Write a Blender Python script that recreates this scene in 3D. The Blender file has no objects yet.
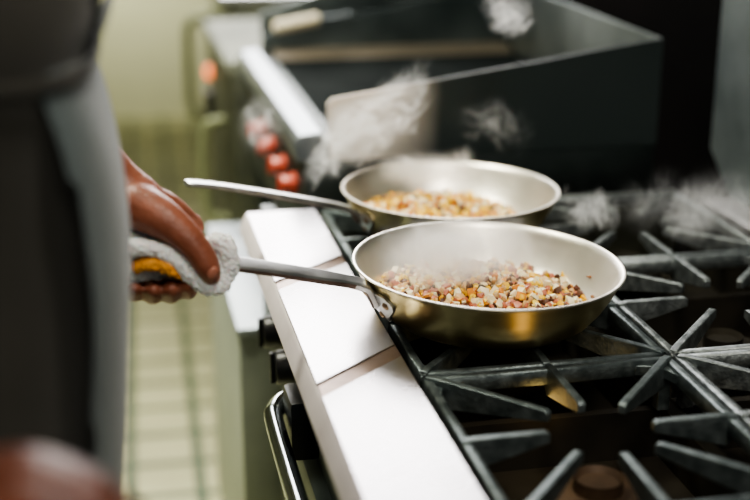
import bpy, bmesh, math, random
from mathutils import Vector, Matrix, Euler
random.seed(7)
PI = math.pi
sc = bpy.context.scene
COL = sc.collection

# ---------------------------------------------------------------- materials
MATS = {}
def new_mat(name):
    m = bpy.data.materials.new(name); m.use_nodes = True
    nt = m.node_tree
    b = nt.nodes['Principled BSDF']
    MATS[name] = m
    return m, nt, b

def noise_col(nt, scale, c1, c2, detail=4, lo=.35, hi=.65, stretch=None, coord='Object', rough=.55):
    tc = nt.nodes.new('ShaderNodeTexCoord')
    mp = nt.nodes.new('ShaderNodeMapping')
    if stretch: mp.inputs['Scale'].default_value = stretch
    n = nt.nodes.new('ShaderNodeTexNoise'); n.inputs['Scale'].default_value = scale; n.inputs['Detail'].default_value = detail
    n.inputs['Roughness'].default_value = rough
    r = nt.nodes.new('ShaderNodeValToRGB')
    r.color_ramp.elements[0].position = lo; r.color_ramp.elements[1].position = hi
    r.color_ramp.elements[0].color = (*c1, 1); r.color_ramp.elements[1].color = (*c2, 1)
    nt.links.new(tc.outputs[coord], mp.inputs[0]); nt.links.new(mp.outputs[0], n.inputs['Vector'])
    nt.links.new(n.outputs['Fac'], r.inputs[0])
    return n, r, mp

def mat(name, c1, c2=None, rough=.5, metal=0., scale=12, stretch=None, bump=0., rough2=None, sheen=0, spec=.5, bscale=None, emit=None, sss=0):
    m, nt, b = new_mat(name)
    c2 = c2 or c1
    n, r, mp = noise_col(nt, scale, c1, c2, stretch=stretch)
    nt.links.new(r.outputs[0], b.inputs['Base Color'])
    b.inputs['Metallic'].default_value = metal
    b.inputs['Roughness'].default_value = rough
    b.inputs['Specular IOR Level'].default_value = spec
    if rough2 is not None:
        mr = nt.nodes.new('ShaderNodeMapRange'); mr.inputs[1].default_value = .3; mr.inputs[2].default_value = .7
        mr.inputs[3].default_value = rough; mr.inputs[4].default_value = rough2
        nt.links.new(n.outputs['Fac'], mr.inputs[0]); nt.links.new(mr.outputs[0], b.inputs['Roughness'])
    if bump:
        bp = nt.nodes.new('ShaderNodeBump'); bp.inputs['Strength'].default_value = 1; bp.inputs['Distance'].default_value = bump
        n2 = nt.nodes.new('ShaderNodeTexNoise'); n2.inputs['Scale'].default_value = bscale or scale * 4; n2.inputs['Detail'].default_value = 3
        nt.links.new(mp.outputs[0], n2.inputs['Vector'])
        nt.links.new(n2.outputs['Fac'], bp.inputs['Height']); nt.links.new(bp.outputs[0], b.inputs['Normal'])
    if sheen: b.inputs['Sheen Weight'].default_value = sheen
    if sss:
        b.inputs['Subsurface Weight'].default_value = sss; b.inputs['Subsurface Radius'].default_value = (.02, .006, .004)
        b.inputs['Subsurface Scale'].default_value = .4
    if emit:
        b.inputs['Emission Color'].default_value = (*emit[0], 1); b.inputs['Emission Strength'].default_value = emit[1]
    return m

M_RAIL = mat('rail_steel', (.44, .425, .44), (.54, .52, .535), .24, 1, 7, rough2=.33, bump=.0002, bscale=120)
M_RAILEDGE = mat('rail_edge_steel', (.70, .66, .66), (.80, .76, .76), .3, 1, 30, rough2=.45)
M_STEEL = mat('steel', (.45, .46, .45), (.6, .61, .6), .32, 1, 20, stretch=(1, 1, 6), rough2=.42)
M_STEELD = mat('dark_steel', (.055, .068, .066), (.085, .10, .098), .38, 1, 6, rough2=.5, bump=.0002)
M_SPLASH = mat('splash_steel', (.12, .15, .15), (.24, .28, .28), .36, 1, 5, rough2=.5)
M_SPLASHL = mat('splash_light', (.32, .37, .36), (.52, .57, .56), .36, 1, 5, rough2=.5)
M_BODYST = mat('olive_steel', (.16, .17, .13), (.24, .25, .19), .4, 1, 9, rough2=.5)
M_PANOUT = mat('pan_outside', (.58, .47, .24), (.76, .64, .36), .34, 1, 9, stretch=(1, 1, 3), rough2=.38)
M_PANIN = mat('pan_inside', (.82, .77, .68), (.90, .86, .78), .34, 1, 14, rough2=.42)
M_HANDLE = mat('handle_steel', (.55, .55, .55), (.68, .68, .68), .30, 1, 30, rough2=.42)
M_UNDER = mat('handle_underside', (.10, .065, .05), (.17, .115, .09), .45, .5, 30)  # browned so the underside mirrors dark in the rail
M_RIVET = mat('rivet', (.30, .20, .12), (.42, .30, .2), .4, 1, 40)
M_IRON = mat('cast_iron', (.11, .135, .14), (.21, .245, .25), .33, .75, 60, bump=.0008, bscale=250, rough2=.5)
M_IRONW = mat('cast_iron_worn', (.17, .19, .195), (.34, .37, .375), .32, .8, 70, bump=.001, bscale=300, rough2=.5)
M_WELL = mat('burner_well', (.012, .011, .009), (.028, .024, .017), .8, 0, 8, spec=.15)
M_BLACK = mat('black_plastic', (.008, .008, .009), (.014, .014, .015), .35, 0, 8)
M_RED = mat('red_knob', (.40, .06, .035), (.5, .09, .05), .35, 0, 10)
M_GRIDDLE = mat('griddle_plate', (.006, .008, .008), (.012, .015, .015), .9, 0, 9, spec=.02)
M_CHROME = mat('chrome', (.45, .5, .52), (.6, .64, .66), .16, 1, 20)
M_ORANGE = mat('indicator', (.9, .2, .05), (.9, .25, .05), .4, 0, 10, emit=((1, .22, .06), 2.5))
M_SKIN = mat('skin', (.195, .062, .034), (.285, .10, .06), .42, 0, 40, bump=.0008, bscale=220, sss=.15)
M_NAIL = mat('nail', (.36, .14, .09), (.40, .16, .11), .25, 0, 40)
M_TOWEL = mat('towel', (.90, .90, .90), (.96, .96, .95), .95, 0, 60, bump=.004, bscale=420, sheen=.5, sss=.25)
M_TOWELO = mat('towel_stripe', (.82, .33, .04), (.9, .45, .08), .9, 0, 60, bump=.003, bscale=420)
M_APRON = mat('apron', (.075, .10, .105), (.105, .135, .138), .85, 0, 6, bump=.001, bscale=500, sheen=.3)
M_SHIRT = mat('shirt', (.030, .028, .023), (.045, .042, .035), .85, 0, 6, sheen=.2)
M_TROUSER = mat('trousers', (.02, .02, .025), (.035, .035, .04), .85, 0, 6)
M_SHOE = mat('shoe', (.01, .01, .01), (.02, .02, .02), .4, 0, 6)
M_HAIR = mat('hair', (.015, .01, .008), (.03, .02, .015), .6, 0, 80)
M_WALLB = mat('wall_paint', (.56, .55, .36), (.62, .61, .40), .7, 0, 1.2)
M_WALLD = mat('wall_dark', (.003, .0027, .0024), (.006, .005, .0045), .95, 0, 2, spec=.02)
M_CEIL = mat('ceiling_paint', (.45, .45, .40), (.5, .5, .45), .8, 0, 2)
M_CREAM = mat('cream_plastic', (.75, .66, .48), (.82, .74, .56), .5, 0, 8)
M_GREENH = mat('green_metal', (.20, .22, .12), (.27, .29, .16), .5, .2, 8)

def splash_mat():
    m, nt, b = new_mat('splash_panel')
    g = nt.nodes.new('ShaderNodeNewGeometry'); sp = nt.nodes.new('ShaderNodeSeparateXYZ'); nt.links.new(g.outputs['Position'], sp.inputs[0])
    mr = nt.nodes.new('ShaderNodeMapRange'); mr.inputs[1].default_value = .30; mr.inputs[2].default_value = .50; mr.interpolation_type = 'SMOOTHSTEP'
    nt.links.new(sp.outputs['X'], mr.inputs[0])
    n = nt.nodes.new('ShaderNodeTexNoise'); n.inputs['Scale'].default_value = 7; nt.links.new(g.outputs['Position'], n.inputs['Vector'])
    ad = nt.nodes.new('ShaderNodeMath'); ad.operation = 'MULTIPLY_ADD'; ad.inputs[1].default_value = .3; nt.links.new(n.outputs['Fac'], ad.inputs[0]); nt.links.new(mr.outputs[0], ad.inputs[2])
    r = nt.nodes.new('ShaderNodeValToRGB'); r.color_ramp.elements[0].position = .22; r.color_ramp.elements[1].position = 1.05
    r.color_ramp.elements[0].color = (.78, .71, .64, 1); r.color_ramp.elements[1].color = (.022, .032, .032, 1)  # paler front end paints in the light that falls there
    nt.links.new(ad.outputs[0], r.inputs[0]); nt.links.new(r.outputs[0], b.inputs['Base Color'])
    b.inputs['Metallic'].default_value = .25; b.inputs['Roughness'].default_value = .5
    return m
M_SPLASHP = splash_mat()

def floor_mat():
    m, nt, b = new_mat('floor_tile')
    g = nt.nodes.new('ShaderNodeNewGeometry')
    mp = nt.nodes.new('ShaderNodeMapping'); mp.inputs['Location'].default_value = (.081 + .1575 * 40, -2.035 + .1575 * 40, 0)
    br = nt.nodes.new('ShaderNodeTexBrick')
    br.offset = 0; br.squash = 1
    br.inputs['Scale'].default_value = 1
    br.inputs['Color1'].default_value = (.44, .43, .235, 1); br.inputs['Color2'].default_value = (.53, .51, .30, 1)
    br.inputs['Mortar'].default_value = (.04, .075, .025, 1)
    br.inputs['Mortar Size'].default_value = .013; br.inputs['Mortar Smooth'].default_value = .2
    br.inputs['Brick Width'].default_value = .1575; br.inputs['Row Height'].default_value = .1575
    nt.links.new(g.outputs['Position'], mp.inputs[0]); nt.links.new(mp.outputs[0], br.inputs['Vector'])
    n = nt.nodes.new('ShaderNodeTexNoise'); n.inputs['Scale'].default_value = 3
    nt.links.new(g.outputs['Position'], n.inputs['Vector'])
    mx = nt.nodes.new('ShaderNodeMixRGB'); mx.blend_type = 'MULTIPLY'; mx.inputs[0].default_value = .5
    nt.links.new(br.outputs['Color'], mx.inputs[1]); nt.links.new(n.outputs['Fac'], mx.inputs[2])
    nt.links.new(mx.outputs[0], b.inputs['Base Color'])
    b.inputs['Roughness'].default_value = .45
    return m
M_FLOOR = floor_mat()

def food_mat():
    m, nt, b = new_mat('diced_food')
    a = nt.nodes.new('ShaderNodeAttribute'); a.attribute_name = 'food'
    nt.links.new(a.outputs['Color'], b.inputs['Base Color'])
    b.inputs['Roughness'].default_value = .38
    b.inputs['Subsurface Weight'].default_value = .2; b.inputs['Subsurface Scale'].default_value = .004
    return m
M_FOOD = food_mat()

# ---------------------------------------------------------------- mesh helpers
def link(o): COL.objects.link(o); return o
def tag(o, label=None, cat=None, group=None, kind=None):
    if label: o['label'] = label
    if cat: o['category'] = cat
    if group: o['group'] = group
    if kind: o['kind'] = kind
    return o
def thing(name, label, cat, loc, group=None):
    o = bpy.data.objects.new(name, None); link(o); o.location = loc; o.empty_display_size = .05
    return tag(o, label, cat, group)
WORLD = {}
def obj(name, bm, m, parent=None, origin=None, smooth=True, subsurf=0, bevel=0, auto=40):
    """bm in world coordinates; origin = where the object's own origin sits"""
    if origin is None: origin = WORLD.get(parent.name, Vector()) if parent else Vector()
    origin = Vector(origin)
    bmesh.ops.translate(bm, vec=-origin, verts=bm.verts)
    bmesh.ops.recalc_face_normals(bm, faces=bm.faces)
    me = bpy.data.meshes.new(name); bm.to_mesh(me); bm.free()
    me.materials.append(m)
    if smooth:
        for p in me.polygons: p.use_smooth = True
        try: me.set_sharp_from_angle(angle=math.radians(auto))
        except Exception: pass
    o = bpy.data.objects.new(name, me); link(o)
    pw = WORLD.get(parent.name, Vector()) if parent else Vector()
    o.parent = parent; o.location = origin - pw
    WORLD[o.name] = origin
    if bevel:
        b = o.modifiers.new('b', 'BEVEL'); b.width = bevel; b.segments = 3; b.limit_method = 'ANGLE'; b.harden_normals = False
    if subsurf:
        s = o.modifiers.new('s', 'SUBSURF'); s.levels = subsurf; s.render_levels = subsurf
    return o
def root(name, label, cat, loc, group=None):
    o = thing(name, label, cat, loc, group); WORLD[o.name] = Vector(loc); return o

def box(bm, x0, x1, y0, y1, z0, z1, bev=0, M=None):
    vs = [bm.verts.new((x, y, z)) for x in (x0, x1) for y in (y0, y1) for z in (z0, z1)]
    F = [(0, 1, 3, 2), (4, 6, 7, 5), (0, 4, 5, 1), (2, 3, 7, 6), (0, 2, 6, 4), (1, 5, 7, 3)]
    fs = [bm.faces.new([vs[i] for i in f]) for f in F]
    if bev:
        es = list({e for f in fs for e in f.edges})
        r = bmesh.ops.bevel(bm, geom=es, offset=bev, segments=2, affect='EDGES', profile=.6)
        vs = list({v for f in r['faces'] for v in f.verts} | {v for v in vs if v.is_valid})
    if M is not None: bmesh.ops.transform(bm, matrix=M, verts=vs)
    return vs
def prism(bm, poly, axis, a0, a1):
    """poly: 2-d outline; axis x: poly=(y,z); y: poly=(x,z); z: poly=(x,y)"""
    def P(p, a): return {'x': (a, p[0], p[1]), 'y': (p[0], a, p[1]), 'z': (p[0], p[1], a)}[axis]
    A = [bm.verts.new(P(p, a0)) for p in poly]; B = [bm.verts.new(P(p, a1)) for p in poly]
    n = len(poly)
    bm.faces.new(A); bm.faces.new(B[::-1])
    for i in range(n): bm.faces.new((A[i], A[(i + 1) % n], B[(i + 1) % n], B[i]))
    return A + B
def frames(pts):
    pts = [Vector(p) for p in pts]; out = []
    t0 = (pts[1] - pts[0]).normalized()
    up = Vector((0, 0, 1)) if abs(t0.z) < .9 else Vector((1, 0, 0))
    n = (up - t0 * up.dot(t0)).normalized()
    for i, p in enumerate(pts):
        if i == 0: t = t0
        elif i == len(pts) - 1: t = (pts[-1] - pts[-2]).normalized()
        else: t = ((pts[i + 1] - p).normalized() + (p - pts[i - 1]).normalized()).normalized()
        n = (n - t * n.dot(t)).normalized()
        out.append((p, t, n, t.cross(n)))
    return out
def tube(bm, pts, rad, seg=12, cap=True, sx=1., sy=1.):
    """rad number or list; sx scales along binormal, sy along normal (up)"""
    R = rad if isinstance(rad, (list, tuple)) else [rad] * len(pts)
    rings = []
    for (p, t, n, b), r in zip(frames(pts), R):
        rings.append([bm.verts.new(p + n * (math.sin(2 * PI * k / seg) * r * sy) + b * (math.cos(2 * PI * k / seg) * r * sx)) for k in range(seg)])
    for a, c in zip(rings, rings[1:]):
        for k in range(seg): bm.faces.new((a[k], a[(k + 1) % seg], c[(k + 1) % seg], c[k]))
    if cap: bm.faces.new(rings[0]); bm.faces.new(rings[-1][::-1])
    return [v for r in rings for v in r]
def bar(bm, pts, W, H):
    """flat bar swept along pts, W widths (horizontal), H thicknesses"""
    rings = []
    for (p, t, n, b), w, h in zip(frames(pts), W, H):
        rings.append([bm.verts.new(p + b * (sx * w / 2) + n * (sy * h / 2)) for sx, sy in ((-1, -.6), (-.8, -1), (.8, -1), (1, -.6), (1, .6), (.8, 1), (-.8, 1), (-1, .6))])
    for a, c in zip(rings, rings[1:]):
        for k in range(8): bm.faces.new((a[k], a[(k + 1) % 8], c[(k + 1) % 8], c[k]))
    bm.faces.new(rings[0]); bm.faces.new(rings[-1][::-1])
    return [v for r in rings for v in r]
def lathe(bm, prof, c=(0, 0, 0), seg=64, M=None):
    """prof list of (r,z) closed when first/last r==0 or loops"""
    rings = []
    for r, z in prof:
        if r < 1e-6: rings.append([bm.verts.new((0, 0, z))])
        else: rings.append([bm.verts.new((r * math.cos(2 * PI * k / seg), r * math.sin(2 * PI * k / seg), z)) for k in range(seg)])
    for a, b in zip(rings, rings[1:]):
        if len(a) == 1 and len(b) == 1: continue
        for k in range(seg):
            k2 = (k + 1) % seg
            if len(a) == 1: bm.faces.new((a[0], b[k], b[k2]))
            elif len(b) == 1: bm.faces.new((a[k], b[0], a[k2]))
            else: bm.faces.new((a[k], b[k], b[k2], a[k2]))
    vs = [v for r in rings for v in r]
    if M is not None: bmesh.ops.transform(bm, matrix=M, verts=vs)
    bmesh.ops.translate(bm, vec=Vector(c), verts=vs)
    return vs
def BM(): return bmesh.new()
def one(fn, *a, **k):
    b = BM(); fn(b, *a, **k); return b
def struct(name, bm, m):
    o = obj(name, bm, m, smooth=False); o['kind'] = 'structure'; return o
def smooth_path(P, n=8):
    """Catmull-Rom through P (tuples of any length)"""
    P = [tuple(p) for p in P]; Q = [P[0]] + P + [P[-1]]; out = []
    for i in range(1, len(Q) - 2):
        for k in range(n):
            t = k / n
            out.append(tuple(.5 * ((2 * b) + (c - a) * t + (2 * a - 5 * b + 4 * c - d) * t * t + (-a + 3 * b - 3 * c + d) * t ** 3)
                             for a, b, c, d in zip(Q[i - 1], Q[i], Q[i + 1], Q[i + 2])))
    out.append(P[-1]); return out

# ---------------------------------------------------------------- the room
struct('floor', one(box, -2.6, 1.3, -1.5, 6.8, -.06, 0), M_FLOOR)
struct('wall_back', one(box, -2.6, 1.3, 6.7, 6.8, 0, 2.9), M_WALLB)
struct('wall_right', one(box, 1.2, 1.3, -1.5, 6.7, 0, 2.9), M_WALLD)
struct('wall_left', one(box, -2.6, -2.5, -1.5, 6.7, 0, 2.9), M_CEIL)
struct('ceiling', one(box, -2.6, 1.3, -1.5, 6.8, 2.9, 2.96), M_CEIL)

# ---------------------------------------------------------------- the range
RX0, RX1 = .141, .2498       # front rail
GZ = .905                  # grate top
YA, YB = .60, 1.865
GX = [.264, .544, .830]
GY = [.912, 1.224, 1.536, 1.848]
rg = root('gas_range', 'long stainless gas range with open cast iron burners and a wide bright front rail', 'stove', (.55, 1.23, 0))
b = BM()
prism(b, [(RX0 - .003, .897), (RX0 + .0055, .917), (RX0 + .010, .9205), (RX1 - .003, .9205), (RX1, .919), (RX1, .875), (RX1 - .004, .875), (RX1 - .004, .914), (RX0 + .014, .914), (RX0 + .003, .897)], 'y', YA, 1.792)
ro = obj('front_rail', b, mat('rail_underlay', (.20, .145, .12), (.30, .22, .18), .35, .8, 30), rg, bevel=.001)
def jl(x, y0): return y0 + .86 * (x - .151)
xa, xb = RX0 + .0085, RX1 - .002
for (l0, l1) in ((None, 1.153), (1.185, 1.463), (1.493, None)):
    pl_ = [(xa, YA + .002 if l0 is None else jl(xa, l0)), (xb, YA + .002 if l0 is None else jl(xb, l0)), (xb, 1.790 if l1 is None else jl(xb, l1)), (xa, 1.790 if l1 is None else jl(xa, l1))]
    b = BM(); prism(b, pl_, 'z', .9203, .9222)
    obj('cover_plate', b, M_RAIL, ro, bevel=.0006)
ro.data.materials.append(mat('rail_lip', (.62, .56, .56), (.72, .66, .66), .4, .35, 12))  # pale pink of the lit lip is put into its colour
for p in ro.data.polygons:
    if p.normal.x < -.5: p.material_index = 1
b = BM(); box(b, .178, .20, YA, YB, .70, .912, .003)
obj('control_panel', b, M_STEELD, rg)
b = BM(); box(b, .20, .25, YA, YB, .14, .874, .003); box(b, .25, .93, YA, YA + .012, .14, .874); box(b, .25, .93, YB - .012, YB, .14, .874); box(b, .25, .93, YA, YB, .14, .15); box(b, .915, .93, YA, YB, .14, .874)
obj('oven_body', b, M_BODYST, rg)
# burner bay floor
b = BM(); box(b, .25, .93, YA + .013, YB - .013, .775, .785); box(b, .838, .93, YA + .013, YB - .013, .785, .893)
box(b, .25, .838, YA + .013, .905, .785, .893)
box(b, .535, .553, .905, YB - .013, .785, .845)
for y in GY[1:3]: box(b, .25, .838, y - .006, y + .006, .785, .842)
obj('burner_bay', b, M_WELL, rg)
# riser at the back with a cut lower far corner
b = BM(); prism(b, [(YA, .895), (1.775, .895), (1.862, .962), (1.862, 1.50), (YA, 1.50)], 'x', .891, .918)
obj('back_riser', b, mat('riser_steel', (.11, .14, .15), (.24, .28, .29), .5, .55, 5, rough2=.6), rg, bevel=.002)
b = BM(); box(b, .84, .893, YA, 1.775, .894, .906, .003)
obj('flue_ledge', b, M_RAILEDGE, rg)
# oven door + handle
b = BM(); box(b, .160, .199, .74, 1.42, .22, .745, .006)
od = obj('oven_door', b, M_STEELD, rg)
b = BM(); p = smooth_path([(.170, 1.405, .806), (.149, 1.405, .806), (.133, 1.385, .803), (.128, 1.34, .800), (.128, 1.08, .795), (.128, .84, .800), (.133, .80, .803), (.149, .78, .806), (.170, .78, .806)], 6)
tube(b, p, .011, 14)
b2 = obj('door_handle', b, M_CHROME, od)
for y in (1.335, .76):
    b = BM(); box(b, .143, .178, y, y + .062, .758, .832, .008)
    obj('handle_mount', b, M_BLACK, od)
def knob(parent, x, y, z, m, r=.024, d=.042, nm='control_knob'):
    b = BM(); Mx = Matrix.Rotation(-PI / 2, 4, 'Y')
    lathe(b, [(0, d), (r * .8, d), (r * .9, d - .003), (r * .95, .008), (r * 1.2, .006), (r * 1.2, 0), (0, 0)], seg=24, M=Mx)
    box(b, -d - .006, -d + .004, -r * .16, r * .16, -r * .85, r * .85, .002)
    bmesh.ops.translate(b, vec=(x, y, z), verts=b.verts)
    return obj(nm, b, m, parent)
for y in (1.50, 1.62):
    k = knob(rg, .178, y, .806, M_BLACK, .024, .030)
    b = BM(); lathe(b, [(.033, 0), (.033, .004), (.027, .006), (.027, 0)], seg=24, M=Matrix.Rotation(-PI / 2, 4, 'Y')); bmesh.ops.translate(b, vec=(.1795, y, .815), verts=b.verts)
    obj('bezel', b, M_CHROME, k)
for x in (.17, .86):
    for y in (YA + .06, YB - .06):
        bb = BM(); lathe(bb, [(0, 0), (.028, 0), (.028, .02), (.018, .03), (.018, .14), (0, .14)], c=(x + .05 if x < .5 else x, y, 0), seg=20); obj('leg', bb, M_STEELD, rg)
# burners
BC = [(.404, 1.068), (.404, 1.380), (.404, 1.692), (.687, 1.068), (.687, 1.380), (.687, 1.692)]
for x, y in BC:
    b = BM(); lathe(b, [(0, .846), (.020, .846), (.024, .852), (.024, .838), (.046, .838), (.052, .834), (.052, .820), (.044, .812), (.025, .800), (.025, .7855), (0, .7855)], c=(x, y, 0), seg=36)
    obj('burner', b, M_WELL if y > 1.2 else mat('burner_brown_%d' % int(x * 1000), (.05, .03, .018), (.1, .06, .035), .6, .3, 20), rg)

# ---------------------------------------------------------------- grates
def grate(i, j, label):
    x0, x1 = GX[i] + .002, GX[i + 1] - .002; y0, y1 = GY[j] + .002, GY[j + 1] - .002
    cx, cy = (x0 + x1) / 2, (y0 + y1) / 2
    b = BM(); zt = GZ; w = .010
    # frame, lower than the fingers
    for (a0, a1, c0, c1) in ((x0, x0 + w, y0, y1), (x1 - w, x1, y0, y1), (x0, x1, y0, y0 + w), (x0, x1, y1 - w, y1)):
        box(b, a0, a1, c0, c1, zt - .020, zt - .002, .0015)
    def finger(px, py, r_in, th=.0085):
        d = Vector((cx - px, cy - py, 0)); L = d.length - r_in; d.normalize(); s = Vector((-d.y, d.x, 0))
        prof = [(-.004, zt - .020), (.0, zt + .000), (.012, zt + .0015), (L - .004, zt + .0015), (L, zt - .001), (L, zt - .010), (L * .72, zt - .017), (L * .3, zt - .027), (.01, zt - .032)]
        vs = []
        for sgn in (-1, 1):
            vs.append([b.verts.new(Vector((px, py, 0)) + d * u + s * (sgn * th / 2) + Vector((0, 0, z))) for u, z in prof])
        n = len(prof)
        b.faces.new(vs[0]); b.faces.new(vs[1][::-1])
        for k in range(n): b.faces.new((vs[0][k], vs[0][(k + 1) % n], vs[1][(k + 1) % n], vs[1][k]))
    for px, py in ((x0, cy), (x1, cy), (cx, y0), (cx, y1)): finger(px, py, .052)
    for px, py in ((x0 + .004, y0 + .004), (x1 - .004, y0 + .004), (x0 + .004, y1 - .004), (x1 - .004, y1 - .004)):
        finger(px, py, .056)
    # corner webs
    for sx, ex in ((1, x0 + w), (-1, x1 - w)):
        for sy, ey in ((1, y0 + w), (-1, y1 - w)):
            g = .034
            prism(b, [(ex - sx * .001, ey - sy * .001), (ex + sx * g, ey), (ex + sx * g * .25, ey + sy * g * .25), (ex, ey + sy * g)], 'z', zt - .018, zt - .006)
    # feet
    for fx in (x0 + .012, x1 - .012):
        for fy in (y0 + .012, y1 - .012):
            box(b, fx - .007, fx + .007, fy - .007, fy + .007, zt - .058, zt - .018)
    o = obj('burner_grate', b, M_IRON if i == 0 else M_IRONW, None, origin=(cx, cy, zt - .06), bevel=.0018, auto=35)
    return tag(o, label, 'stove grate', 'cast iron grates over the burners')
grate(0, 0, 'empty black cast iron grate nearest the camera, beside the bright front rail')
grate(0, 1, 'cast iron grate mostly hidden under the front frying pan')
grate(0, 2, 'cast iron grate under the rear frying pan, beside the far end of the rail')
grate(1, 0, 'worn grey empty grate at the bottom right, in the back row')
grate(1, 1, 'worn grey empty grate in the back row, just right of the front frying pan')
grate(1, 2, 'worn grey grate at the far back corner of the range, wrapped in steam')

# ---------------------------------------------------------------- frying pans
PR, PH = .155, .064
def pan_prof():
    out = [(0, 0), (.100, 0), (.110, .002), (.122, .010), (.134, .025), (.145, .044), (.1515, .0585), (PR, PH - .001), (PR + .0015, PH + .0005), (PR + .001, PH + .002), (PR - .001, PH + .0022), (PR - .003, PH + .0012)]
    inn = [(.1482, .058), (.1415, .044), (.1305, .026), (.119, .0125), (.108, .0055), (.098, .0035), (0, .0035)]
    return out, inn
def make_pan(label, c, ang, tilt, scl, hl=0):
    t = root('frying_pan', label, 'frying pan', (0, 0, 0), 'steaming steel frying pans on the range')
    out, inn = pan_prof()
    b = BM(); lathe(b, out + inn, seg=96)
    o = obj('pan_body', b, M_PANOUT, t)
    o.data.materials.append(M_PANIN)
    for p in o.data.polygons:
        cc = p.center; r = math.hypot(cc.x, cc.y)
        lim = .0037 if r < .1 else None
        # inner faces point inwards/up
        if (r < .11 and cc.z > .002 and p.normal.z > 0) or (r >= .1 and p.normal.z > .25): p.material_index = 1
    u = Vector((math.cos(ang), math.sin(ang), 0)); v = Vector((-u.y, u.x, 0))
    def P(s, w, z): return u * s + v * w + Vector((0, 0, z))
    # handle bar
    pts = smooth_path([(.1445, 0, .034), (.150, 0, .0435), (.157, 0, .0505), (.168, 0, .0555), (.19, 0, .0625), (.23, 0, .074), (.28, 0, .088), (.33, 0, .101), (.358, 0, .107), (.372, 0, .109)], 4)
    pts = [(p[0] + hl * max(0, (p[0] - .15) / .222), p[1], p[2] + (.006 if not hl else .0) * min(1, max(0, (p[0] - .144) / .012)) + hl * .25 * max(0, (p[0] - .15) / .222)) for p in pts]
    n = len(pts); W = []; H = []
    for s, _, z in pts:
        q = (s - .15) / .235
        W.append(.020 - .004 * math.exp(-((q - .12) / .1) ** 2) + .006 * max(0, q - .3)); H.append(.0095 - .003 * q)
    W[-1] *= .55; W[-2] *= .85
    b = BM(); bar(b, [P(*p) for p in pts], W, H)
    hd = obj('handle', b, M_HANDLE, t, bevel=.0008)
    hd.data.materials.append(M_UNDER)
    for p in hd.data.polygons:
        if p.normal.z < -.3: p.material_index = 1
    # flange following the pan side
    b = BM(); out2 = [(r, z) for r, z in out]
    def side(z):
        for (r0, z0), (r1, z1) in zip(out2[2:], out2[3:]):
            if z0 <= z <= z1: return r0 + (r1 - r0) * (z - z0) / (z1 - z0)
        return PR
    rows = []
    for k in range(9):
        z = .014 + .038 * k / 8
        half = [.006, .013, .018, .024, .030, .035, .0365, .034, .026][k]
        rows.append([[Vector((ang + a * half / .145,)) if False else (side(z) + off, ang + a * half / .145, z - off * .3) for a in [-1 + 2 * q / 10 for q in range(11)]] for off in (.0003, .0038)])
    def pol(p): return (p[0] * math.cos(p[1]), p[0] * math.sin(p[1]), p[2])
    V = [[[b.verts.new(pol(p)) for p in lay] for lay in row] for row in rows]
    for k in range(8):
        for q in range(10):
            b.faces.new((V[k][1][q], V[k][1][q + 1], V[k + 1][1][q + 1], V[k + 1][1][q]))
            b.faces.new((V[k][0][q], V[k + 1][0][q], V[k + 1][0][q + 1], V[k][0][q + 1]))
        for q in (0, 10): b.faces.new((V[k][0][q], V[k][1][q], V[k + 1][1][q], V[k + 1][0][q]))
    for k in (0, 8):
        for q in range(10): b.faces.new((V[k][0][q], V[k][0][q + 1], V[k][1][q + 1], V[k][1][q]))
    fl = obj('handle_bracket', b, M_HANDLE, t)
    for da, z in ((-.165, .040), (.165, .040), (0, .021)):
        a = ang + da; r = side(z) + .003
        b = BM(); lathe(b, [(0, .004), (.003, .0035), (.0052, .001), (.0055, -.001), (0, -.001)], seg=16, M=Matrix.Translation((r * math.cos(a), r * math.sin(a), z)) @ Matrix.Rotation(a, 4, 'Z') @ Matrix.Rotation(PI / 2 + .75, 4, 'Y'))
        obj('rivet', b, M_RIVET, fl)
    t.location = c; t.rotation_euler = tilt; t.scale = (scl,) * 3
    return t
PC = (.371, 1.354, GZ + .006); PB = (.406, 1.684, GZ + .003)
T1 = Euler((math.radians(.4), math.radians(1.9), 0)); T2 = Euler((0, math.radians(.8), 0))
A1, A2 = math.radians(197), math.radians(196)
pan1 = make_pan('front frying pan of food, brassy outside, its handle held in a white towel', PC, A1, T1, .99)
pan2 = make_pan('rear frying pan of food, its bare handle sticking out over the rail', PB, A2, T2, .962, .022)

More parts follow.
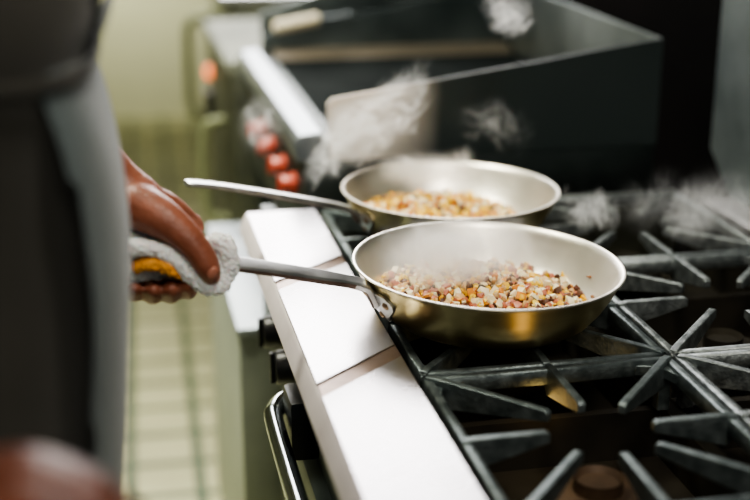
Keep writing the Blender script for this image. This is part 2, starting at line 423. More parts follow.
# ---------------------------------------------------------------- the food
def hexcol(r, g, b): return (r, g, b, 1)
KINDS = [((.85, .48, .02), (.95, .66, .08)), ((.85, .70, .42), (.95, .86, .62)), ((.40, .12, .06), (.55, .20, .12)), ((.65, .24, .03), (.80, .38, .07)), ((.07, .025, .014), (.17, .07, .035)), ((.55, .32, .13), (.72, .48, .22))]
def food(name, label, c, rot, n, weights, seed, shift, rmax):
    rnd = random.Random(seed)
    bm = BM(); lay = bm.verts.layers.float_color.new('food')
    # a lumpy bed under the pieces
    seg, rings = 60, 12; prev = None
    R = rot.to_matrix().to_4x4()
    def hgt(x, y):
        r = math.hypot(x - shift[0], y - shift[1]) / rmax
        return .010 + .022 * max(0, 1 - r ** 3) + .003 * math.sin(x * 90 + 1) * math.sin(y * 80) * max(0, 1 - r)
    WALL = [(0, .0035), (.098, .0035), (.108, .0055), (.119, .0125), (.1305, .026), (.1415, .044)]
    def wall(r):
        for (r0, z0), (r1, z1) in zip(WALL, WALL[1:]):
            if r <= r1: return z0 + (z1 - z0) * (r - r0) / (r1 - r0)
        return .044
    def place(x, y):
        return max(hgt(x, y), wall(math.hypot(x, y)) + .0045)
    bed = []
    for i in range(rings + 1):
        rr = rmax * .87 * i / rings
        if i == 0: bed.append([bm.verts.new((shift[0], shift[1], place(*shift)))])
        else: bed.append([bm.verts.new((shift[0] + rr * math.cos(2 * PI * k / seg), shift[1] + rr * math.sin(2 * PI * k / seg), place(shift[0] + rr * math.cos(2 * PI * k / seg), shift[1] + rr * math.sin(2 * PI * k / seg)) - .002)) for k in range(seg)])
    for a, c2 in zip(bed, bed[1:]):
        for k in range(seg):
            if len(a) == 1: bm.faces.new((a[0], c2[k], c2[(k + 1) % seg]))
            else: bm.faces.new((a[k], c2[k], c2[(k + 1) % seg], a[(k + 1) % seg]))
    for ring in bed:
        for v in ring: v[lay] = (.20 + rnd.random() * .1, .10, .05, 1)
    for i in range(n):
        r = rmax * math.sqrt(rnd.random()) * (1.0 + .05 * rnd.random()); a = rnd.random() * 2 * PI
        x, y = shift[0] + r * math.cos(a), shift[1] + r * math.sin(a)
        if math.hypot(x, y) > .127: continue
        kd = rnd.choices(range(6), weights)[0]
        s = rnd.uniform(.0034, .0064) * (1.25 if kd in (1, 4) and rnd.random() < .3 else 1)
        z = place(x, y) + rnd.uniform(0, .009) * max(0, 1 - (r / rmax) ** 3)
        M = Matrix.Translation((x, y, z)) @ Euler((rnd.uniform(0, 6), rnd.uniform(0, 6), rnd.uniform(0, 6))).to_matrix().to_4x4() @ Matrix.Diagonal((s, s * rnd.uniform(.55, 1), s * rnd.uniform(.4, .9), 1))
        if kd in (0, 2, 4, 5) or rnd.random() < .5:
            res = bmesh.ops.create_icosphere(bm, subdivisions=1, radius=1.05, matrix=M)['verts']
            for v in res: v.co += Vector((rnd.gauss(0, .14), rnd.gauss(0, .14), rnd.gauss(0, .14))) * s
        else:
            res = bmesh.ops.create_cube(bm, size=1.6, matrix=M)['verts']
        c1, c2 = KINDS[kd]; t = rnd.random(); col = [p + (q - p) * t for p, q in zip(c1, c2)]
        for v in res:
            j = rnd.uniform(.88, 1.1); v[lay] = (min(1, col[0] * j), min(1, col[1] * j), min(1, col[2] * j), 1)
            v.co += Vector((rnd.gauss(0, .0004), rnd.gauss(0, .0004), rnd.gauss(0, .0004)))
    o = obj(name, bm, M_FOOD, None, origin=(0, 0, 0), auto=50)
    o.location = c; o.rotation_euler = rot; o.scale = (.98, .98, .98) if c == PC else (.955, .955, .955)
    m = o.modifiers.new('b', 'BEVEL'); m.width = .0015; m.segments = 2; m.limit_method = 'ANGLE'; m.angle_limit = .9
    return tag(o, label, 'food', None, 'stuff')
food('diced_hash', 'reddish mix of diced ham, onion and corn frying in the front pan', PC, T1, 1900, (3.2, 3.2, 3.0, 1.2, 2.6, 3.2), 3, (-.010, .010), .126)
food('diced_hash', 'yellower mix of diced potato, corn and onion frying in the rear pan', PB, T2, 1700, (8, 2.8, .6, 2, .7, 2.2), 5, (-.014, .008), .123)
# dark morsels and crumbs
def morsel(name, label, pan_c, rot, loc, s, m, seed):
    rnd = random.Random(seed); b = BM()
    bmesh.ops.create_icosphere(b, subdivisions=2, radius=1)
    for v in b.verts: v.co *= 1 + rnd.uniform(-.22, .22)
    bmesh.ops.transform(b, matrix=Matrix.Diagonal((*s, 1)), verts=b.verts)
    o = obj(name, b, m, None, origin=(0, 0, 0)); o.location = Vector(pan_c) + rot.to_matrix() @ Vector(loc); o.rotation_euler = (0, 0, seed)
    return tag(o, label, 'food bit')
M_DARKF = mat('dark_morsel', (.03, .018, .012), (.09, .05, .03), .45, 0, 200)
M_CRUMB = mat('crumb', (.22, .09, .03), (.35, .15, .05), .5, 0, 200)
morsel('mushroom_piece', 'dark browned morsel on top of the middle of the food in the front pan', PC, T1, (-.012, -.02, .039), (.008, .006, .005), M_DARKF, 1)
morsel('mushroom_piece', 'small dark browned morsel at the back edge of the food in the front pan', PC, T1, (.03, .075, .034), (.006, .005, .004), M_DARKF, 2)
morsel('food_crumb', 'upper brown crumb stuck on the bare right wall of the front pan', PC, T1, (.131, .024, .0345), (.0035, .002, .0015), M_CRUMB, 3)
morsel('food_crumb', 'lower brown crumb stuck on the bare right wall of the front pan', PC, T1, (.124, -.010, .0225), (.003, .0022, .0015), M_CRUMB, 4)

# ---------------------------------------------------------------- the griddle beyond the range
GY0, GY1 = 1.93, 2.72
gr = root('griddle', 'dark steel griddle with tapered splash guards and red knobs, beyond the range', 'griddle', (.55, 2.3, 0))
b = BM(); prism(b, [(.232, .955), (.228, .985), (.236, .998), (.272, 1.001), (.276, .995), (.276, .955)], 'y', GY0, GY1)
obj('front_rail', b, mat('griddle_rail_steel', (.27, .30, .33), (.36, .39, .42), .36, 1, 10, rough2=.46), gr, bevel=.003)
b = BM(); box(b, .245, .82, GY0 + .002, GY1, .78, .955, .004); box(b, .276, .82, GY0 + .001, GY0 + .014, .955, .99)
obj('griddle_body', b, M_STEELD, gr)
b = BM(); box(b, .30, .805, GY0 + .014, GY1 - .014, .955, .985, .003)
obj('griddle_plate', b, M_GRIDDLE, gr)
b = BM(); prism(b, [(GY1 - .07, .9855), (GY1 - .06, .990), (GY1 - .002, .999), (GY1 - .002, .9855)], 'x', .30, .805)
obj('plate_lip', b, mat('lip_steel', (.13, .11, .085), (.18, .15, .115), .5, .5, 8), gr)
b = BM()
for k in range(44): box(b, .279, .298, GY0 + .02 + k * .0172, GY0 + .031 + k * .0172, .975, .990)
obj('grease_grille', b, M_STEELD, gr)
b = BM(); prism(b, [(.284, .957), (.280, 1.045), (.288, 1.053), (.812, 1.126), (.818, 1.126), (.818, .957)], 'y', GY0 - .004, GY0)
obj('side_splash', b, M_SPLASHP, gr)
b = BM(); prism(b, [(.284, .957), (.280, 1.022), (.288, 1.030), (.40, 1.048), (.812, 1.126), (.818, 1.126), (.818, .957)], 'y', GY1, GY1 + .004)
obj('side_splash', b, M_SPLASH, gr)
b = BM(); box(b, .812, .818, GY0, GY1, .957, 1.126)
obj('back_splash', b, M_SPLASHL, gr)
for y in (2.03, 2.15, 2.29, 2.43): knob(gr, .245, y, .895, M_RED, .016, .024)
b = BM(); box(b, .26, .80, GY0 + .02, GY1, .30, .32, .004)
obj('undershelf', b, M_BODYST, gr)
for x in (.275, .79):
    for y in (GY0 + .04, GY1 - .04):
        bb = BM(); tube(bb, [(x, y, 0), (x, y, .04), (x, y, .78)], [.012, .019, .019], 16); obj('leg', bb, M_STEELD, gr)
# pull-out tray / ledge
pl = root('low_cabinet', 'low stainless cabinet with a pale top ledge, beyond the black range knobs', 'cabinet', (.18, 2.3, 0))
b = BM(); box(b, .139, .222, 1.885, 2.45, .690, .708, .007)
obj('ledge_top', b, mat('ledge_steel', (.34, .38, .40), (.46, .50, .52), .45, 1, 12, rough2=.55), pl)
b = BM(); box(b, .142, .220, 1.890, 2.44, .15, .689, .004)
obj('ledge_panel', b, mat('panel_steel', (.30, .33, .27), (.38, .41, .34), .5, .3, 8), pl)
for y in (1.95, 2.38):
    bb = BM(); tube(bb, [(.18, y, 0), (.18, y, .152)], .014, 12); obj('leg', bb, M_STEELD, pl)

# ---------------------------------------------------------------- blurred line beyond
fr = root('deep_fryer', 'blurred stainless fryer with an orange lamp on its front, beyond the griddle', 'fryer', (.5, 3.1, 0))
b = BM(); box(b, .235, .85, 2.80, 3.45, .10, .93, .006); obj('cabinet', b, M_BODYST, fr)
b = BM(); prism(b, [(.228, .93), (.222, .95), (.232, .96), (.85, .965), (.85, .93)], 'y', 2.80, 3.45); obj('top_rim', b, mat('rim_steel', (.17, .18, .14), (.26, .27, .22), .6, 0, 8, spec=.12), fr, bevel=.004)
b = BM(); prism(b, [(.30, .965), (.30, 1.06), (.85, 1.24), (.85, .965)], 'y', 2.80, 2.806); obj('side_splash', b, M_SPLASH, fr)
b = BM(); tube(b, smooth_path([(.232, 3.0, .55), (.19, 3.0, .56), (.18, 3.0, .62), (.18, 3.0, .72), (.19, 3.0, .78), (.232, 3.0, .79)], 5), .011, 12); obj('door_handle', b, M_GREENH, fr)
b = BM(); lathe(b, [(0, .014), (.015, .012), (.019, 0), (0, 0)], seg=20, M=Matrix.Rotation(-PI / 2, 4, 'Y')); bmesh.ops.translate(b, vec=(.2352, 3.38, .835), verts=b.verts); obj('indicator_lamp', b, M_ORANGE, fr)
b = BM(); box(b, .219, .2349, 3.33, 3.43, .70, .79, .006); obj('control_box', b, M_BLACK, fr)
for x in (.27, .81):
    for y in (2.85, 3.40): bb = BM(); tube(bb, [(x, y, 0), (x, y, .101)], .02, 12); obj('leg', bb, M_STEELD, fr)

gs = root('griddle_scraper', 'blurred scraper with a thick cream handle, lying across the far end of the griddle', 'scraper', (.33, 2.71, 1.04))
b = BM(); tube(b, smooth_path([(.302, 2.70, 1.045), (.33, 2.705, 1.049), (.375, 2.715, 1.055), (.402, 2.72, 1.059)], 4), [.009] + [.0135] * 11 + [.009], 14); obj('handle_grip', b, M_CREAM, gs)
b = BM(); prism(b, [(.402, 1.056), (.43, 1.061), (.47, 1.068), (.47, 1.070), (.43, 1.064), (.402, 1.062)], 'y', 2.705, 2.735); obj('blade', b, M_STEELD, gs)

ov = root('convection_oven', 'blurred olive-grey oven cabinet with a tall looped door handle, farthest along the line', 'oven', (.6, 4.0, 0))
b = BM(); box(b, .245, 1.0, 3.60, 4.55, .12, .98, .01); obj('cabinet', b, M_BODYST, ov)
b = BM(); box(b, .222, .245, 3.64, 4.20, .35, .95, .006); dr = obj('door', b, M_GREENH, ov)
b = BM(); tube(b, smooth_path([(.225, 3.99, .585), (.165, 3.99, .59), (.140, 3.99, .615), (.136, 3.99, .70), (.136, 3.99, .80), (.140, 3.99, .86), (.165, 3.99, .885), (.225, 3.99, .89)], 6), .014, 14); obj('door_handle', b, M_GREENH, dr)
b = BM(); box(b, .215, .99, 3.60, 4.55, .98, 1.0, .006); obj('top_ledge', b, M_STEEL, ov)
for x in (.30, .94):
    for y in (3.66, 4.48): bb = BM(); tube(bb, [(x, y, 0), (x, y, .122)], .025, 12); obj('leg', bb, M_STEELD, ov)

# ---------------------------------------------------------------- the cook
def capsule(bm, pts, rad, seg=14, sx=1., sy=1.):
    vs = tube(bm, pts, rad, seg, True, sx, sy)
    for p, r in zip(pts, rad):
        bmesh.ops.create_icosphere(bm, subdivisions=2, radius=r * min(1, (sx + sy) / 2) * .99, matrix=Matrix.Translation(p))
def chain(bm, P):
    """P = (x,y,z,r)"""
    Q = smooth_path(P, 3) if len(P) > 2 else P
    pts = [Vector(q[:3]) for q in Q]; rad = [q[3] for q in Q]
    for i in range(len(pts) - 1):
        tube(bm, [pts[i], pts[i + 1]], [rad[i], rad[i + 1]], 12)
    for p, r in zip(pts, rad): bmesh.ops.create_icosphere(bm, subdivisions=2, radius=r, matrix=Matrix.Translation(p))
HOFF = Vector((-.002, -.034, .009))
cook = root('person', 'cook in a grey-green apron and dark shirt, gripping the front pan handle through a towel', 'person', (-.19, 1.0, 0))
bb = BM()
# torso, neck, head (under the clothes / out of frame)
chain(bb, [(-.20, 1.02, .95, .125), (-.19, 1.02, 1.10, .115), (-.18, 1.02, 1.28, .12), (-.19, 1.02, 1.40, .10), (-.19, 1.02, 1.49, .065), (-.17, 1.02, 1.56, .058), (-.155, 1.02, 1.60, .06)])
for s in (-1, 1):
    chain(bb, [(-.19, 1.02, 1.44, .07), (-.19, 1.02 + s * .10, 1.43, .065), (-.19, 1.02 + s * .18, 1.41, .058)])
    chain(bb, [(-.20, 1.02 + s * .06, .95, .11), (-.20, 1.02 + s * .10, .80, .092), (-.19, 1.02 + s * .105, .50, .058), (-.20, 1.02 + s * .105, .38, .058), (-.21, 1.02 + s * .105, .11, .040)])
    chain(bb, [(-.22, 1.02 + s * .105, .06, .036), (-.12, 1.02 + s * .115, .045, .034), (-.04, 1.02 + s * .12, .035, .028)])
    chain(bb, [(-.155 - .01, 1.02 + s * .072, 1.655, .016), (-.16, 1.02 + s * .078, 1.675, .014)])       # ears
bmesh.ops.create_uvsphere(bb, u_segments=32, v_segments=24, radius=1, matrix=Matrix.Translation((-.145, 1.02, 1.68)) @ Matrix.Diagonal((.098, .076, .118, 1)))
chain(bb, [(-.10, 1.02, 1.60, .045), (-.085, 1.02, 1.585, .032)])                                      # jaw
chain(bb, [(-.055, 1.02, 1.695, .010), (-.035, 1.02, 1.665, .015)])                                    # nose
for s in (-1, 1): chain(bb, [(-.062, 1.02 + s * .012, 1.618, .009), (-.066, 1.02 + s * .026, 1.62, .006)])
# left arm (far side) reaching to the pan handle
chain(bb, [(-.19, 1.20, 1.41, .057), (-.25, 1.30, 1.30, .050), (-.30, 1.37, 1.20, .046)])
chain(bb, [(-.30, 1.37, 1.20, .044), (-.20, 1.355, 1.192, .044), (-.10, 1.335, 1.157, .040), (-.035, 1.318, 1.098, .0295), (-.010, 1.310, 1.080, .0265)])
# left hand: metacarpals as overlapping rays, palm over the towel
HK = [(.043, 1.332, 1.043, .0125), (.026, 1.342, 1.049, .0130), (.007, 1.344, 1.053, .0125), (-.012, 1.342, 1.056, .0115)]
for i, (kx, ky, kz, kr) in enumerate(HK):
    chain(bb, [(-.022 - .004 * i, 1.306 + .006 * i, 1.080, .024), ((kx - .018) / 2, 1.318 + .006 * i, 1.067, .0215), (kx, ky, kz, kr)])
FI = [(.043, .036, 0), (.026, .018, .003), (.007, .000, .003), (-.012, -.018, 0)]
for i, (kx, tx, dz) in enumerate(FI):
    r = (.0098, .0102, .0098, .0088)[i]
    chain(bb, [(kx, 1.338, 1.046, r + .0015), (kx - .002, 1.350, 1.030, r + .0006), (kx - .006, 1.345, 1.006, r), (tx, 1.318, .987 - dz, r), (tx - .002, 1.290, .988 - dz, r * .98), (tx - .001, 1.272, 1.001 - dz, r * .84)])
# thumb: leaves the near side of the palm, lies along the towel
chain(bb, [(-.014, 1.296, 1.080, .024), (.010, 1.282, 1.070, .0215), (.030, 1.272, 1.056, .0172), (.044, 1.265, 1.040, .0148), (.053, 1.261, 1.024, .0135), (.0565, 1.261, 1.014, .0108)])
# right arm (near side), hand low in the corner
chain(bb, [(-.19, .84, 1.41, .057), (-.26, .76, 1.28, .050), (-.32, .69, 1.14, .046)])
chain(bb, [(-.32, .69, 1.14, .044), (-.24, .66, 1.125, .044), (-.16, .63, 1.115, .036), (-.115, .617, 1.108, .031)])
for i, (dy, z) in enumerate(((.030, 1.12), (.010, 1.124), (-.010, 1.120), (-.028, 1.110))):
    chain(bb, [(-.115, .617 + dy * .5, 1.108, .024), (-.075, .612 + dy, z - .002, .019), (-.040, .608 + dy, z - .012, .0135)])
    chain(bb, [(-.040, .608 + dy, z - .012, .0115), (-.016, .606 + dy, z - .034, .0105), (-.018, .604 + dy, z - .060, .0098), (-.036, .604 + dy, z - .072, .0088)])
chain(bb, [(-.105, .598, 1.098, .022), (-.075, .575, 1.085, .0165), (-.05, .567, 1.068, .0135), (-.03, .570, 1.052, .0108)])
for v in bb.verts:                 # settle the left hand on the handle
    k = max(0, min(1, (v.co.x + .20) / .14)) if v.co.y > 1.22 and v.co.z > .9 and v.co.z < 1.24 else 0
    v.co += HOFF * k
body = obj('body', bb, M_SKIN, cook)
rm = body.modifiers.new('r', 'REMESH'); rm.mode = 'VOXEL'; rm.voxel_size = .0026; rm.use_smooth_shade = True
sm = body.modifiers.new('s', 'SMOOTH'); sm.factor = .5; sm.iterations = 14
# thumb nail
b = BM(); bmesh.ops.create_uvsphere(b, u_segments=16, v_segments=10, radius=1, matrix=Matrix.Translation((.0575, 1.2492, 1.020)) @ Euler((.15, .55, .25)).to_matrix().to_4x4() @ Matrix.Diagonal((.0052, .0022, .0072, 1)))
obj('thumbnail', b, M_NAIL, cook)

def loft(rings, m, name, parent, thick=0, seg=112, close=True, wr=0, front=0):
    """rings: (z, cx, cy, a, b, power) ; a = half depth (x), b = half width (y)"""
    b = BM(); R = []
    for (z, cx, cy, a, bb_, pw) in rings:
        row = []
        for k in range(seg):
            t = 2 * PI * k / seg; c, s = math.cos(t), math.sin(t)
            x = cx + a * math.copysign(abs(c) ** (2 / pw), c); y = cy + bb_ * math.copysign(abs(s) ** (2 / pw), s)
            if wr: x += wr * math.sin(5 * t + z * 9) * (.6 + .4 * math.sin(z * 21)); y += wr * math.cos(7 * t + z * 13) * .6
            row.append(b.verts.new((x, y, z)))
        R.append(row)
    for p, q in zip(R, R[1:]):
        for k in range(seg): b.faces.new((p[k], p[(k + 1) % seg], q[(k + 1) % seg], q[k]))
    if close: b.faces.new(R[0]); b.faces.new(R[-1][::-1])
    if front:      # keep only the front panel of the apron; its side edges wrap just past the corners
        fx = {}
        for row in R:
            mx = max(v.co.x for v in row)
            for v in row: fx[v] = mx
        bmesh.ops.delete(b, geom=[f for f in b.faces if all(v.co.x < fx[v] - front for v in f.verts)], context='FACES')
    return obj(name, b, m, parent, subsurf=1, auto=80)
def ringpath(T, n=4): return smooth_path(T, n)
# shirt: torso shell, bulging a little over the apron tie
loft(ringpath([(.78, -.21, 1.02, .150, .192, 2.8), (.98, -.205, 1.02, .150, .190, 2.8), (1.15, -.19, 1.02, .148, .170, 2.6), (1.265, -.190, 1.02, .145, .184, 2.8), (1.325, -.190, 1.02, .163, .188, 2.8), (1.37, -.190, 1.02, .150, .190, 2.5), (1.43, -.19, 1.02, .115, .185, 2.2), (1.475, -.19, 1.02, .078, .10, 2.0), (1.50, -.185, 1.02, .068, .072, 2.0)]), M_SHIRT, 'shirt', cook, wr=.0015)
for s, P in ((1, [(-.19, 1.17, 1.42, .075), (-.225, 1.255, 1.35, .066), (-.27, 1.33, 1.255, .062), (-.30, 1.368, 1.205, .059), (-.275, 1.365, 1.193, .056)]),
             (-1, [(-.19, .87, 1.42, .075), (-.235, .80, 1.34, .066), (-.28, .735, 1.24, .062), (-.32, .69, 1.145, .058), (-.29, .68, 1.137, .055)])):
    b = BM(); Q = smooth_path(P, 4); tube(b, [Vector(q[:3]) for q in Q], [q[3] for q in Q], 24)
    obj('sleeve', b, M_SHIRT, cook, subsurf=1)
# apron skirt and bib: front profile follows X front = cx + a
def ap(z, xf, back=-.33, hw=.185, pw=3.2): return (z, (xf + back) / 2, 1.02, (xf - back) / 2, hw, pw)
loft(ringpath([ap(.50, -0.048, -.30, .235, 3.0), ap(.70, -0.046, -.33, .228, 3.2), ap(.90, -0.040, -.34, .215, 3.4), ap(1.02, -0.027, -.345, .205, 3.4), ap(1.12, -0.018, -.34, .198, 3.4), ap(1.19, -0.020, -.34, .192, 3.2), ap(1.235, -0.027, -.34, .188, 3.2), ap(1.262, -0.034, -.338, .186, 3.0), ap(1.280, -0.040, -.336, .184, 3.0), ap(1.292, -0.038, -.335, .185, 2.8)], 5), M_APRON, 'apron_skirt', cook, wr=.0028, close=False, front=.022)
loft(ringpath([ap(1.286, -0.040, -.20, .168, 3), ap(1.300, -0.026, -.20, .166, 3), ap(1.325, -0.018, -.20, .160, 3), ap(1.36, -0.020, -.20, .15, 3), ap(1.41, -0.049, -.22, .125, 3)], 4), M_APRON, 'apron_bib', cook, wr=.003, close=False, front=.006)
b = BM(); pts = []
for k in range(41):
    t = 2 * PI * k / 40; c, s = math.cos(t), math.sin(t)
    pts.append((-.185 + .152 * math.copysign(abs(c) ** .66, c), 1.02 + .189 * math.copysign(abs(s) ** .66, s), 1.287 + .002 * math.sin(3 * t)))
tube(b, pts, .004, 8, sx=.4, sy=1.3); obj('apron_string', b, M_SHIRT, cook)
# trousers, shoes, hair
for s in (-1, 1):
    b = BM(); Q = smooth_path([(-.20, 1.02 + s * .075, .99, .118), (-.20, 1.02 + s * .098, .80, .108), (-.195, 1.02 + s * .105, .50, .080), (-.205, 1.02 + s * .105, .30, .075), (-.21, 1.02 + s * .105, .09, .068)], 4)
    tube(b, [Vector(q[:3]) for q in Q], [q[3] for q in Q], 24); obj('trouser_leg', b, M_TROUSER, cook, subsurf=1)
    b = BM(); Q = smooth_path([(-.27, 1.02 + s * .105, .055, .040), (-.20, 1.02 + s * .106, .060, .050), (-.10, 1.02 + s * .114, .050, .050), (-.03, 1.02 + s * .12, .044, .044), (.0, 1.02 + s * .12, .038, .03)], 3)
    vs = tube(b, [Vector(q[:3]) for q in Q], [q[3] for q in Q], 20)
    for v in b.verts: v.co.z = max(v.co.z, .0)
    obj('shoe', b, M_SHOE, cook, subsurf=1)
b = BM(); bmesh.ops.create_uvsphere(b, u_segments=32, v_segments=20, radius=1, matrix=Matrix.Translation((-.157, 1.02, 1.695)) @ Matrix.Diagonal((.100, .083, .117, 1)))
bmesh.ops.delete(b, geom=[v for v in b.verts if v.co.z < 1.70 and v.co.x > -.15 or v.co.z < 1.62], context='VERTS')
obj('hair', b, M_HAIR, cook)

# ---------------------------------------------------------------- towel round the handle
tw = root('kitchen_towel', 'white terry towel with an orange stripe, wrapped round the front pan handle', 'towel', (.03, 1.30, 1.02))
def towel_tube(P, seg=40, seed=1, fr=.0016):
    b = BM(); rnd = random.Random(seed); Q = smooth_path(P, 8); F = frames([q[:3] for q in Q]); R = []
    for i, ((p, t, n, bn), q) in enumerate(zip(F, Q)):
        row = []
        for k in range(seg):
            a = 2 * PI * k / seg
            r = q[3] * (1 + .10 * math.sin(2 * a + i * .16) + .06 * math.sin(5 * a + i * .3)) + rnd.uniform(-fr, fr) * .6
            row.append(b.verts.new(p + bn * math.cos(a) * r + n * math.sin(a) * r * q[4]))
        R.append(row)
    for p, q in zip(R, R[1:]):
        for k in range(seg): b.faces.new((p[k], p[(k + 1) % seg], q[(k + 1) % seg], q[k]))
    b.faces.new(R[0]); b.faces.new(R[-1][::-1])
    return b
obj('towel_wrap', towel_tube([(-.052, 1.305, 1.022, .012, 1.3), (-.046, 1.303, 1.025, .024, 1.3), (-.030, 1.302, 1.028, .027, 1.2), (-.005, 1.303, 1.026, .024, 1.0), (.020, 1.302, 1.022, .022, .95), (.045, 1.300, 1.018, .023, .98), (.062, 1.296, 1.017, .026, 1.02), (.074, 1.293, 1.018, .025, 1.02), (.079, 1.291, 1.018, .014, 1)]), M_TOWEL, tw, subsurf=1)
# folded edge rolling over the near side, thick terry roll
b = BM(); Q = smooth_path([(-.040, 1.272, 1.045, .010), (-.018, 1.268, 1.045, .0095), (.004, 1.268, 1.041, .0085), (.022, 1.268, 1.030, .0085), (.036, 1.268, 1.015, .0095), (.050, 1.269, 1.002, .0105), (.064, 1.271, 1.000, .0105), (.073, 1.276, 1.010, .0105), (.076, 1.276, 1.025, .0105), (.070, 1.276, 1.040, .0095), (.058, 1.280, 1.046, .008)], 5)
tube(b, [Vector(q[:3]) for q in Q], [q[3] * random.uniform(.92, 1.08) for q in Q], 16); obj('towel_fold', b, M_TOWEL, tw, subsurf=1)
b = BM(); Q = smooth_path([(-.040, 1.270, 1.000, .009), (-.034, 1.268, 1.012, .010), (-.030, 1.268, 1.03, .010), (-.034, 1.270, 1.045, .009)], 4)
tube(b, [Vector(q[:3]) for q in Q], [q[3] for q in Q], 14); obj('towel_fold', b, M_TOWEL, tw, subsurf=1)
b = BM(); Q = smooth_path([(-.018, 1.272, 1.023, .006, ), (-.008, 1.268, 1.027, .0072), (.008, 1.267, 1.026, .0075), (.022, 1.268, 1.018, .0068), (.032, 1.272, 1.010, .005)], 5)
tube(b, [Vector(q[:3]) for q in Q], [q[3] for q in Q], 14); o = obj('towel_stripe', b, M_TOWELO, tw, subsurf=1); o['label'] = 'orange stripe of the towel'

tex = bpy.data.textures.new('terry', 'CLOUDS'); tex.noise_scale = .0042; tex.noise_depth = 1
for ch in list(tw.children):
    ch.location += HOFF
    ch.modifiers['s'].levels = ch.modifiers['s'].render_levels = 2
    dm = ch.modifiers.new('d', 'DISPLACE'); dm.texture = tex; dm.strength = .0042; dm.mid_level = .45; dm.texture_coords = 'LOCAL'
bpy.data.objects['thumbnail'].location += HOFF
# ---------------------------------------------------------------- steam
def steam_mat(name, dens, scale, lo, hi, seed, fall=1.0, base=0., sharp=14., stretch=1.5, drift=(0, 0, 0)):
    m = bpy.data.materials.new(name); m.use_nodes = True; nt = m.node_tree
    nt.nodes.remove(nt.nodes['Principled BSDF'])
    out = nt.nodes['Material Output']
    L = nt.links.new
    def math_(op, a=None, b=None, **k):
        n = nt.nodes.new('ShaderNodeMath'); n.operation = op
        for i, v in enumerate((a, b)):
            if v is None: continue
            if isinstance(v, (int, float)): n.inputs[i].default_value = v
            else: L(v, n.inputs[i])
        return n.outputs[0]
    tc = nt.nodes.new('ShaderNodeTexCoord')
    ln = nt.nodes.new('ShaderNodeVectorMath'); ln.operation = 'LENGTH'; L(tc.outputs['Object'], ln.inputs[0])
    f = nt.nodes.new('ShaderNodeMapRange'); f.interpolation_type = 'SMOOTHSTEP'
    f.inputs[1].default_value = .98; f.inputs[2].default_value = .98 - fall; f.inputs[3].default_value = 0; f.inputs[4].default_value = 1
    L(ln.outputs['Value'], f.inputs[0])
    g = nt.nodes.new('ShaderNodeNewGeometry')
    mp = nt.nodes.new('ShaderNodeMapping'); mp.inputs['Location'].default_value = (seed * 1.37, seed * .73, seed * .31); mp.vector_type = 'TEXTURE'; mp.inputs['Scale'].default_value = (1.0, 1.0, stretch); mp.inputs['Rotation'].default_value = drift
    L(g.outputs['Position'], mp.inputs[0])
    w = nt.nodes.new('ShaderNodeTexNoise'); w.inputs['Scale'].default_value = scale * .55; w.inputs['Detail'].default_value = 2
    L(mp.outputs[0], w.inputs['Vector'])
    vs = nt.nodes.new('ShaderNodeVectorMath'); vs.operation = 'SCALE'; L(w.outputs['Color'], vs.inputs[0]); vs.inputs['Scale'].default_value = 1.9 / scale * 2.2
    va = nt.nodes.new('ShaderNodeVectorMath'); va.operation = 'ADD'; L(mp.outputs[0], va.inputs[0]); L(vs.outputs[0], va.inputs[1])
    n = nt.nodes.new('ShaderNodeTexNoise'); n.inputs['Scale'].default_value = scale; n.inputs['Detail'].default_value = 3; n.inputs['Roughness'].default_value = .5
    L(va.outputs[0], n.inputs['Vector'])
    # ridged: thin sheets where the noise crosses .5
    rd = math_('SUBTRACT', 1.0, math_('MULTIPLY', math_('ABSOLUTE', math_('SUBTRACT', n.outputs['Fac'], .5)), sharp))
    rp = math_('POWER', math_('MAXIMUM', rd, 0.0), 1.6)
    big = nt.nodes.new('ShaderNodeTexNoise'); big.inputs['Scale'].default_value = scale * .6; big.inputs['Detail'].default_value = 2
    L(va.outputs[0], big.inputs['Vector'])
    # ragged outline: the noise eats into the falloff
    e = math_('ADD', math_('SUBTRACT', big.outputs['Fac'], .5), math_('MULTIPLY', math_('SUBTRACT', f.outputs[0], .5), .42))
    bs = nt.nodes.new('ShaderNodeMapRange'); bs.interpolation_type = 'SMOOTHSTEP'; bs.inputs[1].default_value = lo; bs.inputs[2].default_value = hi
    L(e, bs.inputs[0])
    tot = math_('ADD', math_('MULTIPLY', rp, bs.outputs[0]), math_('MULTIPLY', bs.outputs[0], base))
    d = math_('MULTIPLY', math_('MULTIPLY', tot, f.outputs[0]), dens)
    s = nt.nodes.new('ShaderNodeVolumeScatter'); s.inputs['Color'].default_value = (.985, .99, 1, 1); s.inputs['Anisotropy'].default_value = .35
    L(d, s.inputs['Density']); L(s.outputs[0], out.inputs['Volume'])
    m.cycles.volume_step_rate = .35 if hasattr(m.cycles, 'volume_step_rate') else 1
    return m
def steam(label, c, r, rot, m, seed):
    b = BM(); rnd = random.Random(seed)
    bmesh.ops.create_icosphere(b, subdivisions=4, radius=1)
    o = obj('steam', b, m, None, origin=(0, 0, 0)); o.location = c; o.scale = r; o.rotation_euler = rot
    return tag(o, label, 'steam', None, 'stuff')
steam('white steam lying over the left half of the front pan', (.345, 1.37, .980), (.145, .115, .062), (0, 0, .3), steam_mat('steam_a', 44, 24, -.22, .14, 33, .95, .45, 20), 1)
steam('tall wispy steam drifting up and left of the rear pan', (.305, 1.765, 1.032), (.078, .062, .165), (0, .9, 0), steam_mat('steam_b', 150, 24, -.08, .12, 12, .95, .03, 26, 1.8, (0, .9, 0)), 2)
steam('thin steam over the food in the rear pan', (.37, 1.70, .995), (.12, .09, .045), (0, 0, 0), steam_mat('steam_c', 45, 20, -.1, .2, 3, .95, .3), 3)
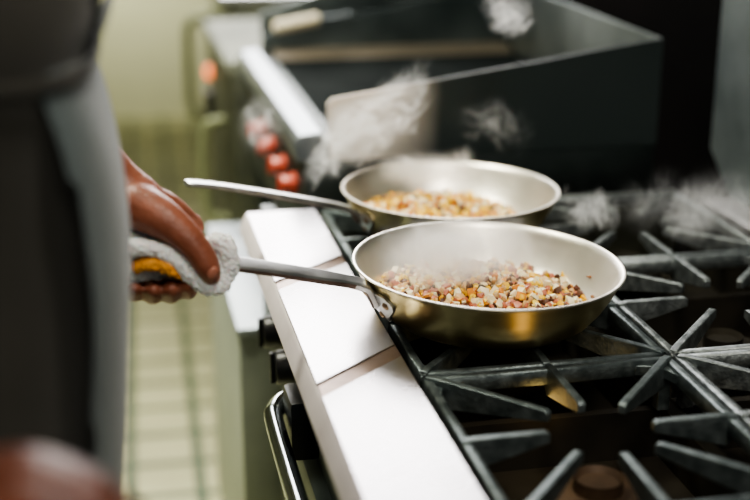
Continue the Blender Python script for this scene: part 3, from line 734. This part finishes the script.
steam('small curl of steam high over the griddle', (.515, 1.80, 1.190), (.075, .05, .05), (0, .9, 0), steam_mat('steam_d', 120, 30, -.06, .12, 14, .95, .02, 26, 1.6, (0, 1.2, 0)), 4)
steam('curl of steam at the right rim of the rear pan', (.575, 1.60, .955), (.085, .06, .050), (0, .3, 0), steam_mat('steam_e', 120, 30, -.08, .12, 5, .95, .03, 26), 5)
steam('hazy steam over the far right grate', (.715, 1.56, .960), (.15, .13, .075), (0, 0, 0), steam_mat('steam_f', 30, 24, -.12, .2, 26, .98, .2, 20), 6)
steam('very faint wisps of steam behind the rear pan', (.50, 1.80, 1.03), (.09, .05, .075), (0, 0, 0), steam_mat('steam_h', 22, 26, -.04, .16, 41, .95, .02, 26), 8)
steam('faint steam drifting past the red knobs', (.165, 1.90, 1.03), (.055, .045, .080), (0, 0, 0), steam_mat('steam_g', 70, 30, -.06, .15, 7, .95, .03, 26), 7)

# the cooking line stands slightly askew to the floor tiles
RA, PV = math.radians(1.76), Vector((.546, 1.225, 0))
for o in list(COL.objects):
    if o.parent is None and o.name.split('.')[0] in ('gas_range', 'burner_grate', 'griddle', 'griddle_scraper', 'deep_fryer', 'low_cabinet'):
        d = o.location - PV
        o.location = PV + Matrix.Rotation(RA, 3, 'Z') @ d; o.rotation_euler.z += RA
        if o.name in ('griddle', 'griddle_scraper'): o.location.x += .011
# ---------------------------------------------------------------- light
def area(name, loc, tgt, sx, sy, power, col):
    l = bpy.data.lights.new(name, 'AREA'); l.shape = 'RECTANGLE'; l.size = sx; l.size_y = sy; l.energy = power; l.color = col
    o = bpy.data.objects.new(name, l); link(o); o.location = loc
    o.rotation_euler = (Vector(tgt) - Vector(loc)).to_track_quat('-Z', 'Y').to_euler(); return o
area('window_light', (.55, 4.3, 2.13), (.3, 1.3, .9), 1.7, 1.5, 112, (1, .97, .95))
al = area('aisle_fill', (-.45, 2.0, 2.85), (-.2, 2.2, 0), .6, .8, 26, (1, .98, .8))  # added fill that brightens the aisle floor
area('front_fill', (.2, -1.0, 2.7), (.2, 1.3, .9), 1.4, 1.0, 30, (1, .93, .8))  # added warm fill behind the camera for the pan and panel fronts
sl = bpy.data.lights.new('fill_spot', 'SPOT'); sl.energy = 62; sl.color = (1, .93, .82); sl.spot_size = math.radians(50); sl.spot_blend = .35; sl.shadow_soft_size = .18  # unseen spot added to brighten the pans, rail and towel
so = bpy.data.objects.new('fill_spot', sl); link(so); so.location = (.42, .50, 2.6); so.rotation_euler = (Vector((.28, 1.45, .9)) - Vector(so.location)).to_track_quat('-Z', 'Y').to_euler()
bl = area('wall_fill', (-.6, 5.6, 2.2), (-.4, 6.7, 1.15), 1.8, .3, 18, (1, 1, .85)); bl.data.spread = math.radians(55); al.data.spread = math.radians(70)  # added fill that brightens the back wall
pt = bpy.data.lights.new('pilot_flame', 'POINT'); pt.energy = .05; pt.color = (1, .62, .2); pt.shadow_soft_size = .02
po = bpy.data.objects.new('pilot_flame', pt); link(po); po.location = (.40, 1.20, .865)

w = bpy.data.worlds.new('W'); sc.world = w; w.use_nodes = True
w.node_tree.nodes['Background'].inputs[0].default_value = (.42, .60, .64, 1); w.node_tree.nodes['Background'].inputs[1].default_value = .22

# ---------------------------------------------------------------- camera
F = 1300.; VPX, VPY = 130., -178.
Y = Vector(((VPX - 375) / F, -(VPY - 250) / F, -1)).normalized()
Z = Vector((0, -Y.z, Y.y)).normalized(); X = Y.cross(Z)
R = Matrix((X, Y, Z))
cd = bpy.data.cameras.new('camera'); co = bpy.data.objects.new('camera', cd); link(co)
co.matrix_world = Matrix.Translation((0, 0, 1.45)) @ R.to_4x4()
cd.sensor_width = 36; cd.lens = 36 * F / 750; cd.clip_start = .02
cd.dof.use_dof = True; cd.dof.focus_distance = 1.44; cd.dof.aperture_fstop = 2.0
sc.camera = co
sc.view_settings.view_transform = 'AgX'
sc.view_settings.look = 'AgX - Medium High Contrast'
sc.view_settings.exposure = 0.0
sc.cycles.use_denoising = True
sc.cycles.volume_step_rate = 1.0
sc.cycles.volume_max_steps = 256
sc.cycles.volume_bounces = 4
